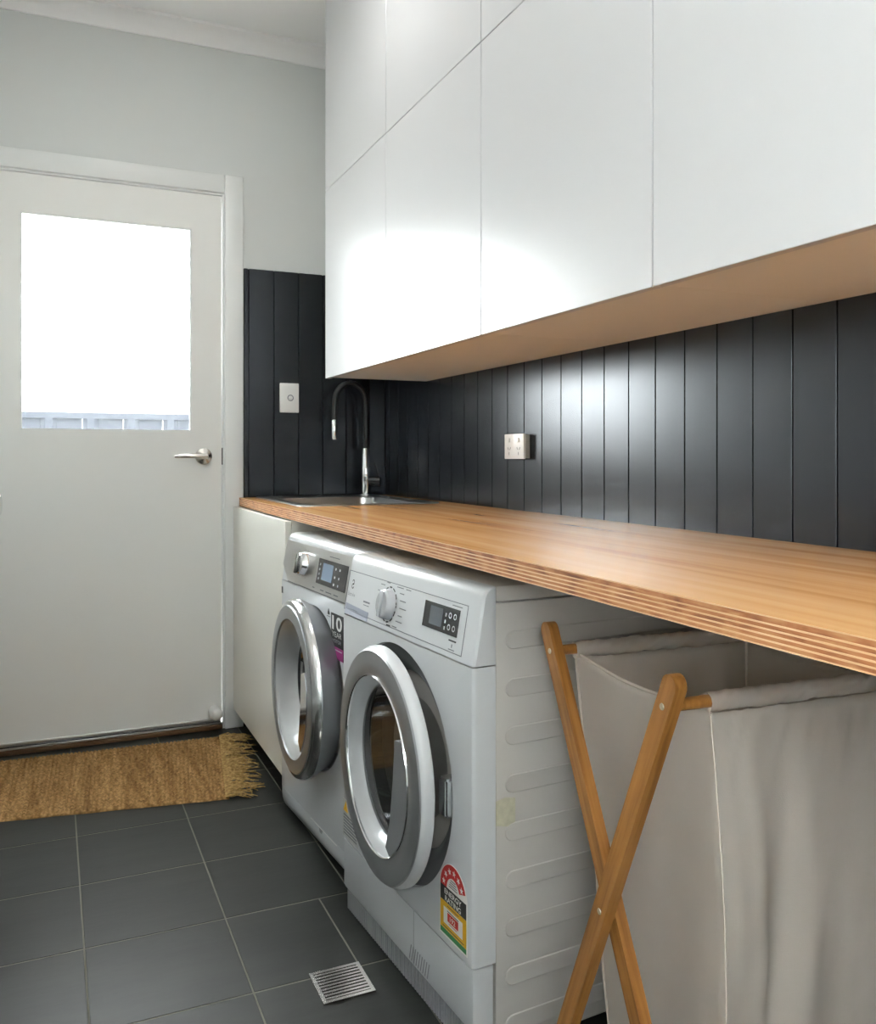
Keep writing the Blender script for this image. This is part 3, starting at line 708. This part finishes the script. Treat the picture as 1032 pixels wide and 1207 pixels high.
for rt,yy in ((wm,0.47),(dy,0.54)):
    for x in (-0.27,0.27): turned('foot',[(0,0),(0.02,0),(0.02,0.006),(0.010,0.008),(0.010,0.012),(0,0.012)],(x,yy,0),M['black'],rt,'z',16)
cw=control_panel(wm,M['appl'])
sp=plate('steel_fascia',[(-0.298,0.733),(-0.262,0.712),(-0.235,0.694),(0.290,0.694),(0.290,0.806),(-0.294,0.806)],fx,M['steel'],cw,0.0012)
fl=plate('fascia_groove',rect(-0.235,0.6912,0.290,0.6935),fx,M['ring_d'],cw,0.0008)
KX,KZ=-0.118,0.752
kb=turned('programme_knob',[(0,-0.022),(0.026,-0.022),(0.0295,-0.019),(0.032,-0.008),(0.034,-0.003),(0.034,0.004)],(0,0,0),M['chrome'],cw,'y',40)
kb.location=(KX,panel_y(KZ),KZ); kb.rotation_euler=(-tilt,0,0)
box('grip_bar',(-0.006,-0.029,-0.027),(0.006,-0.0222,0.027),mat('knob_bar',(0.25,0.24,0.23),0.2,1.0),kb,0.002)
dp=plate('display',rect(-0.010,0.716,0.196,0.781),fx,M['blackg'],cw,0.0022,0.0012)
plate('display_screen',rect(0.026,0.728,0.100,0.772),fx,M['lcd'],dp,0.0028,0.0022)
for ix,iz in ((0.006,0.766),(0.006,0.753),(0.006,0.741),(0.006,0.729),(0.118,0.765),(0.118,0.744),(0.118,0.726),(0.146,0.765),(0.146,0.744),(0.146,0.726)):
    plate('touch_icon',rect(ix-0.003,iz-0.0028,ix+0.003,iz+0.0028),fx,M['icon'],dp,0.0026,0.0022)
for ix,w in ((-0.03,0.016),(0.03,0.024),(0.07,0.040),(0.125,0.03)): plate('button_caption',rect(ix,0.7005,ix+w,0.7030),fx,M['dotg'],cw,0.0016,0.0012)
plate('model_caption',rect(0.06,0.7905,0.13,0.7925),fx,M['dotg'],cw,0.0016,0.0012)
for k in range(12):
    a=math.radians(-60+k*27); cx_,cz_=KX+0.043*math.cos(a),KZ+0.040*math.sin(a)
    plate('dial_mark',rect(cx_-0.002,cz_-0.0006,cx_+0.002,cz_+0.0006),fx,M['dotg'],cw,0.0016,0.0012)
# washer door
wd_=turned('door',[(0.195,0.020),(0.212,0.012),(0.218,-0.006),(0.231,-0.026),(0.2355,-0.040)],(0,0,0),M['ring_g'],wm,'y',96)
wd_.location=(-0.026,0.001,0.437); wd_.rotation_euler=(0,0,-math.radians(4.5))
turned('chrome_band',[(0.2355,-0.0400),(0.2345,-0.050),(0.229,-0.058),(0.2185,-0.0615)],(0,0,0),mat('satin_chrome',(0.7,0.71,0.72),0.16,1.0),wd_,'y',96)
turned('door_ring',[(0.2186,-0.0615),(0.216,-0.0640),(0.200,-0.0655),(0.182,-0.0645),(0.179,-0.0600)],(0,0,0),M['ring_g'],wd_,'y',96)
turned('inner_bezel',[(0.1790,-0.0602),(0.170,-0.054),(0.148,-0.022),(0.140,-0.006)],(0,0,0),mat('satin_silver',srgb(205,207,209),0.28,0.45),wd_,'y',96)
turned('door_gasket',[(0.1405,-0.006),(0.134,-0.006),(0.132,0.004)],(0,0,0),M['gasket'],wd_,'y',96)
turned('glass_bowl',[(0.1390,-0.004),(0.125,0.004),(0.118,0.03),(0.10,0.07),(0.05,0.095),(0,0.10)],(0,0,0),M['bowl_d'],wd_,'y',72)
turned('drum',[(0.2145,0.029),(0.180,0.031),(0.175,0.06),(0.24,0.12),(0.24,0.42),(0,0.43)],(-0.012,0,0.437),M['drum'],wm)
bm=bmesh.new(); prism(bm,arc(0,0,0.1785,-48,26,20)+[(0.128,0.068),(0.122,0.0),(0.110,-0.07),(0.098,-0.112)],lambda a,b,d:(a,d,b),-0.0665,-0.052); bmesh.ops.bevel(bm,geom=[e for e in bm.edges if e.calc_face_angle(0)>0.6],offset=0.002,segments=1,affect='EDGES')
finish(bm,'door_handle',M['chrome'],wd_,True,30)
# ten year sticker
st=plate('warranty_sticker',rect(0.112,0.545,0.196,0.657),ffront,M['lblack'],wm,0.0006)
plate('magenta_band',rect(0.112,0.545,0.196,0.575),ffront,M['magenta'],st,0.0009,0.0006)
text('sticker_lettering','10',ffront,0.154,0.634,0.066,0.036,M['lwhite'],st,0.0010,0.02)
text('sticker_lettering','YEAR',ffront,0.152,0.6055,0.064,0.013,M['lwhite'],st,0.0010)
text('sticker_lettering','MOTOR',ffront,0.152,0.589,0.060,0.0085,M['icon'],st,0.0010)
plate('sticker_caption',rect(0.120,0.566,0.186,0.5685),ffront,M['icon'],st,0.0012,0.0009)
plate('drop_mark',[(0.088,0.648),(0.100,0.648),(0.101,0.653),(0.094,0.664),(0.087,0.653)],ffront,M['lblack'],wm,0.0005)
plate('drop_caption',rect(0.082,0.6425,0.106,0.6445),ffront,M['dotg'],wm,0.0005)
plate('edge_mark',rect(-0.292,0.650,-0.280,0.669),ffront,M['dot'],wm,0.0005)

# ------------------------------------------------------------------ laundry hamper
AZH=math.radians(-2.663)
hm=empty('laundry_hamper',(0.764,1.079,0),AZH)     # local x = depth under the bench, local y = across
tag(hm,'canvas laundry hamper on a crossed bamboo frame under the bench','laundry hamper')
ZTOP,W0,WN,WF=0.772,0.190,0.157,0.213
def leg(x0,x1,p,q,wid):
    """bar with rounded top in the plane x=const, from (y,z) p (top) to q (foot)"""
    P=Vector(p); Q=Vector(q); t=(Q-P).normalized(); r=wid/2
    al=math.atan2(t.x,-t.y); S=Vector((math.cos(al),math.sin(al)))
    prof=[(r*math.cos(PI*i/8),-r+r*math.sin(PI*i/8)) for i in range(9)]
    def foot(o): return (o,(P.y+o*S.y)/t.y)      # cut flat on the floor
    prof+=[foot(-r),foot(r)]
    bm=bmesh.new(); prism(bm,prof,lambda a,b,d:(d,a,b),x0,x1)
    bmesh.ops.bevel(bm,geom=[e for e in bm.edges if e.calc_face_angle(0)>0.9],offset=0.0016,segments=1,affect='EDGES')
    o=finish(bm,'leg',M['bamboo'],hm,True,30); o.location=(0,P.x,P.y); o.rotation_euler=(al,0,0); return o
DEP=0.44
LW=0.030
leg(-0.030,-0.012,(-W0,ZTOP),(WN,0),LW); leg(-0.010,0.008,(W0,ZTOP),(-WF,0),LW)
leg(DEP+0.012,DEP+0.030,(-W0,ZTOP),(WN,0),LW); leg(DEP-0.008,DEP+0.010,(W0,ZTOP),(-WF,0),LW)
RZH=0.728
def yn(z): return -W0+(W0+WN)*(ZTOP-z)/ZTOP
def yf(z): return W0-(W0+WF)*(ZTOP-z)/ZTOP
YN,YFA=yn(RZH),yf(RZH)
rod('rod',[(-0.012,YN,RZH),(DEP+0.012,YN,RZH)],0.0085,M['bamboo'],hm)
rod('rod',[(0.008,YFA,RZH),(DEP-0.008,YFA,RZH)],0.0085,M['bamboo'],hm)
zx=ZTOP*(2*W0)/(2*W0+WN+WF); yx=yn(zx)
#rod('cross_dowel',[(-0.010,yx,zx-0.0),(DEP+0.012,yx,zx)],0.007,M['bamboo'],hm)
for yy,zz,xx in ((YN,RZH,-0.0302),(yx,zx-0.004,-0.0302),(YFA,RZH,-0.0102)):
    turned('screw',[(0,-0.0012),(0.0042,-0.0010),(0.0048,0.0003)],(xx,yy,zz),M['brass'],hm,'x',16)
# canvas bag: closed loop of walls with folds
def bag():
    bm=bmesh.new(); bm2=None
    KF,KB=0.043,0.405
    NS=[44,56,30,40]; NZ=46
    rows=[]
    z1,z0=0.712,0.055
    for j in range(NZ+1):
        f=j/NZ; z=z1+(z0-z1)*f
        kf=KF+0.048*f; kb=KB-0.03*f
        yN=-0.176+0.022*f - 0.012*math.sin(PI*min(1,f*1.2)); yF=0.172-0.040*f
        row=[]
        # front: far -> near
        def P(k,y,dz=0): row.append((k,y,z+dz))
        lift=lambda e:(0.012*e if f<0.02 else 0)
        for i in range(NS[0]):
            s=i/NS[0]; y=yF+(yN-yF)*s
            e=abs(2*s-1)**3
            k=kf+0.006*math.sin(PI*s)*math.sin(PI*f)+0.0025*math.sin(9*s+5*f)+0.0015*noise.noise((s*6,f*7,1.3))
            P(k,y,(-0.004*math.sin(PI*s)+0.010*e)*(1-f)**6)
        for i in range(NS[1]):
            s=i/NS[1]; k=kf+(kb-kf)*s
            gather=(0.0042*noise.noise((s*24+f*16,f*2.0,2.2))+0.0022*noise.noise((s*50+f*30,f*3,5.2)))*max(0,1-f*5)**1.2+0.0016*noise.noise((s*14,f*3,2.2))*(1-f)**2
            fold=0.010*math.exp(-((s-0.17-0.05*f)/0.05)**2)*(f**0.5) -0.016*math.exp(-((s-0.33+0.20*f*f)/0.07)**2)*f**0.7 +0.012*math.exp(-((s-0.52+0.12*f)/0.10)**2)*f**0.8
            fold+=0.010*noise.noise((s*3.2+0.6*f,f*2.6,4.1))*min(1,2.2*f)+0.003*noise.noise((s*9+f*2,f*8,7.7))*min(1,2*f)
            fold*=min(1,s*14)*min(1,(1-s)*14)
            P(k,yN-fold-gather-0.0,0)
        for i in range(NS[2]):
            s=i/NS[2]; P(kb+0.002*math.sin(8*s),yN+(yF-yN)*s,0)
        for i in range(NS[3]):
            s=i/NS[3]; P(kb+(kf-kb)*s,yF+0.003*math.sin(30*s)*(1-f)**3+0.004*noise.noise((s*4,f*4,9.0)),0)
        rows.append([bm.verts.new(p) for p in row])
    n=len(rows[0])
    for a,b in zip(rows,rows[1:]):
        for i in range(n): bm.faces.new((a[i],a[(i+1)%n],b[(i+1)%n],b[i]))
    bm.faces.new(rows[-1])
    o=finish(bm,'canvas_bag',M['cloth'],hm,True,60)
    md=o.modifiers.new('thickness','SOLIDIFY'); md.thickness=0.0022; md.offset=-1
    # piping seams
    fr=[rows_co for rows_co in []]
    me=o.data
    idx=lambda j,i:j*n+i
    c=lambda j,i:me.vertices[idx(j,i)].co.copy()
    rod('seam_piping',[c(j,0)+Vector((-0.0012,0.0012,0)) for j in range(0,NZ+1,2)],0.0017,M['piping'],o,6)
    rod('seam_piping',[c(j,NS[0])+Vector((-0.0012,-0.0012,0)) for j in range(0,NZ+1,2)],0.0017,M['piping'],o,6)
    rod('top_binding',[c(0,i)+Vector((-0.0008,0,0)) for i in range(0,NS[0]+1)],0.0026,M['piping'],o,6)
    s1=int(NS[1]*0.335)
    rod('inner_seam',[c(j,NS[0]+NS[1]+NS[2])+Vector((-0.002,-0.002,0)) for j in range(0,30)],0.0028,M['piping'],o,6)
    q=lambda k,z:(k,-0.2,z)
    return o,rows
bo,_=bag()
# panel of the inner laundry label showing on the near side, stitched
def sleeve(yc,seed,k0,k1,under):
    bm=bmesh.new(); N=90; seg=20; rings=[]
    for i in range(N+1):
        s=i/N; k=k0+(k1-k0)*s
        ring=[]
        for j in range(seg):
            a=2*PI*j/seg
            r=0.0118+0.0030*noise.noise((s*26+0.9*a,a*0.55,seed))+0.0012*noise.noise((s*60+2*a,a*1.5,seed+3))
            dz=math.sin(a)*r; dy=math.cos(a)*r
            if dz<0: dz*=1.30
            ring.append(bm.verts.new((k,yc+dy,RZH+dz)))
        rings.append(ring)
    for a,b in zip(rings,rings[1:]):
        for j in range(seg): bm.faces.new((a[j],a[(j+1)%seg],b[(j+1)%seg],b[j]))
    return finish(bm,'rod_sleeve',M['cloth'],bo,True,70)
sleeve(YN,1.0,0.040,0.405,-1); sleeve(YFA,4.0,0.036,0.400,1)

# ------------------------------------------------------------------ jute rug
rg=empty('jute_rug',(0.13,3.02,0.0))
tag(rg,'woven jute rug with a frayed fringe on the tiles at the back door','rug')
FL,FR,BR,BL=Vector((-0.30,2.815,0)),Vector((0.500,2.686,0)),Vector((0.585,3.284,0)),Vector((-0.30,3.335,0))
NX,NY=330,150
bm=bmesh.new(); grid=[]
org=Vector((0.13,3.02,0))
for i in range(NX+1):
    u=i/NX; col=[]
    xx=u*0.86; rowi=int(xx/0.0125); ph=noise.noise((rowi*1.7,0,0))*6
    for j in range(NY+1):
        v=j/NY
        p=(FL*(1-u)+FR*u)*(1-v)+(BL*(1-u)+BR*u)*v
        yy=v*0.58
        rib=abs(math.sin(PI*xx/0.0125))**0.6; tw=0.5+0.5*math.sin(2*PI*yy/0.013+ph+xx*90)
        z=0.0050+0.0080*rib*(0.30+0.70*tw)+0.0026*noise.noise((xx*120,yy*90,2.0))+0.0010*noise.noise((xx*14,yy*10,5))
        ed=min(1,min(v,1-v)*40); z=0.0015+(z-0.0015)*(ed**0.5)
        wob=0.004*noise.noise((u*9,v*2,3))
        col.append(bm.verts.new((p.x-org.x+0.0025*noise.noise((yy*40,rowi,1)),p.y-org.y+wob,max(0.001,z))))
    grid.append(col)
for i in range(NX):
    for j in range(NY): bm.faces.new((grid[i][j],grid[i+1][j],grid[i+1][j+1],grid[i][j+1]))
edge=[grid[i][0] for i in range(NX+1)]+[grid[NX][j] for j in range(1,NY+1)]+[grid[i][NY] for i in range(NX-1,-1,-1)]+[grid[0][j] for j in range(NY-1,0,-1)]
low=[bm.verts.new((v.co.x,v.co.y,0.0004)) for v in edge]
for i in range(len(edge)): bm.faces.new((edge[i],edge[(i+1)%len(edge)],low[(i+1)%len(edge)],low[i]))
wv=finish(bm,'woven_body',M['jute'],rg,True,80)
bm=bmesh.new()
for k in range(150):
    v=(k+random.random())/150
    s=(FR*(1-v)+BR*v)-org
    L=0.055+0.075*random.random(); ang=random.gauss(-0.25,0.38); 
    lim=0.688-0.645*0
    pts=[]; x,y=s.x-0.012,s.y; a=ang*0.3
    for q in range(7):
        z=0.006+0.007*math.sin(PI*q/6)*random.random()+0.004*(1-q/6)
        pts.append((min(x,0.694-org.x),y,max(0.003,z))); x+=math.cos(a)*L/6; y+=math.sin(a)*L/6; a+=random.gauss(0,0.22)+ang*0.12
    tube(bm,pts,[0.0026,0.0026,0.0024,0.0022,0.002,0.0017,0.001],5)
fr=finish(bm,'fringe',M['jute2'],rg,True,80); fr['kind']='stuff'

# ------------------------------------------------------------------ unseen ceiling downlights added for fill; the door one matches the handle's shadow
for i,(x,y,lb) in enumerate([(0.45,2.15,'white recessed downlight in the ceiling near the back door'),(0.02,0.80,'added white recessed downlight in the ceiling above the machines'),(0.30,-0.65,'added white recessed downlight in the ceiling behind the camera')]):
    dl=empty('downlight',(x,y,ZC)); tag(dl,lb,'downlight','ceiling downlights')
    turned('trim_ring',[(0.038,-0.001),(0.052,-0.001),(0.050,-0.006),(0.040,-0.006),(0.038,-0.001)],(0,0,0),M['white_pl'],dl,'z',32)
    turned('diffuser',[(0,-0.002),(0.0378,-0.002)],(0,0,0),M['lampglow'],dl,'z',32)
    ld=bpy.data.lights.new('downlight_fill_lamp','AREA'); ld.shape='DISK'; ld.size=0.074; ld.energy=DOWNLIGHT_W; ld.color=(1.0,0.98,0.95)
    lo=bpy.data.objects.new('downlight_fill_lamp',ld); COL.objects.link(lo); lo.parent=dl; lo.location=(0,0,-0.008)

# ------------------------------------------------------------------ outdoors
gd=box('ground',(-30,-25,-0.30),(30,40,-0.15),M['conc']); struct(gd)
fe=empty('steel_fence',(-0.5,9.0,-0.15)); tag(fe,'blue grey steel fence seen through the door glass','fence')
for k in range(24):
    x=-4.4+0.37*k
    bm=bmesh.new(); prof=[(0,0),(0.04,0.03),(0.10,0.03),(0.14,0),(0.365,0)]
    A=[bm.verts.new((x+a,-b,0.02)) for a,b in prof]; B=[bm.verts.new((x+a,-b,1.56)) for a,b in prof]
    for i in range(4): bm.faces.new((A[i],A[i+1],B[i+1],B[i]))
    p_=finish(bm,'fence_sheet',M['fence'],fe); md=p_.modifiers.new('t','SOLIDIFY'); md.thickness=0.004
box('top_rail',(-4.4,-0.035,1.56),(4.48,0.035,1.62),M['fence'],fe); box('bottom_rail',(-4.4,-0.035,0),(4.48,0.035,0.05),M['fence'],fe)
for x in (-4.4,-2.0,0.4,2.8): box('post',(x-0.03,0.04,0),(x+0.03,0.09,1.60),M['fence'],fe)
hs=empty('neighbour_house',(1.6,17.0,-0.15)); tag(hs,'pale rendered neighbouring house with a light sheet roof beyond the fence','house')
box('wall',(-3.5,0,0),(6,6,2.15),M['render'],hs)
bm=bmesh.new(); prism(bm,[(-3.9,2.15),(6.4,2.15),(6.4,2.32),(1.2,2.9),(-3.9,2.32)],lambda a,b,d:(a,d,b),-0.4,6.4); finish(bm,'roof',M['roof'],hs)
for x in (-0.9,0.9): 
    w=box('window',(x-0.45,-0.03,1.25),(x+0.45,0.0,2.0),M['trim'],hs); box('pane',(x-0.40,-0.04,1.30),(x+0.40,-0.031,1.95),mat('far_pane',srgb(130,140,150),0.1),w)
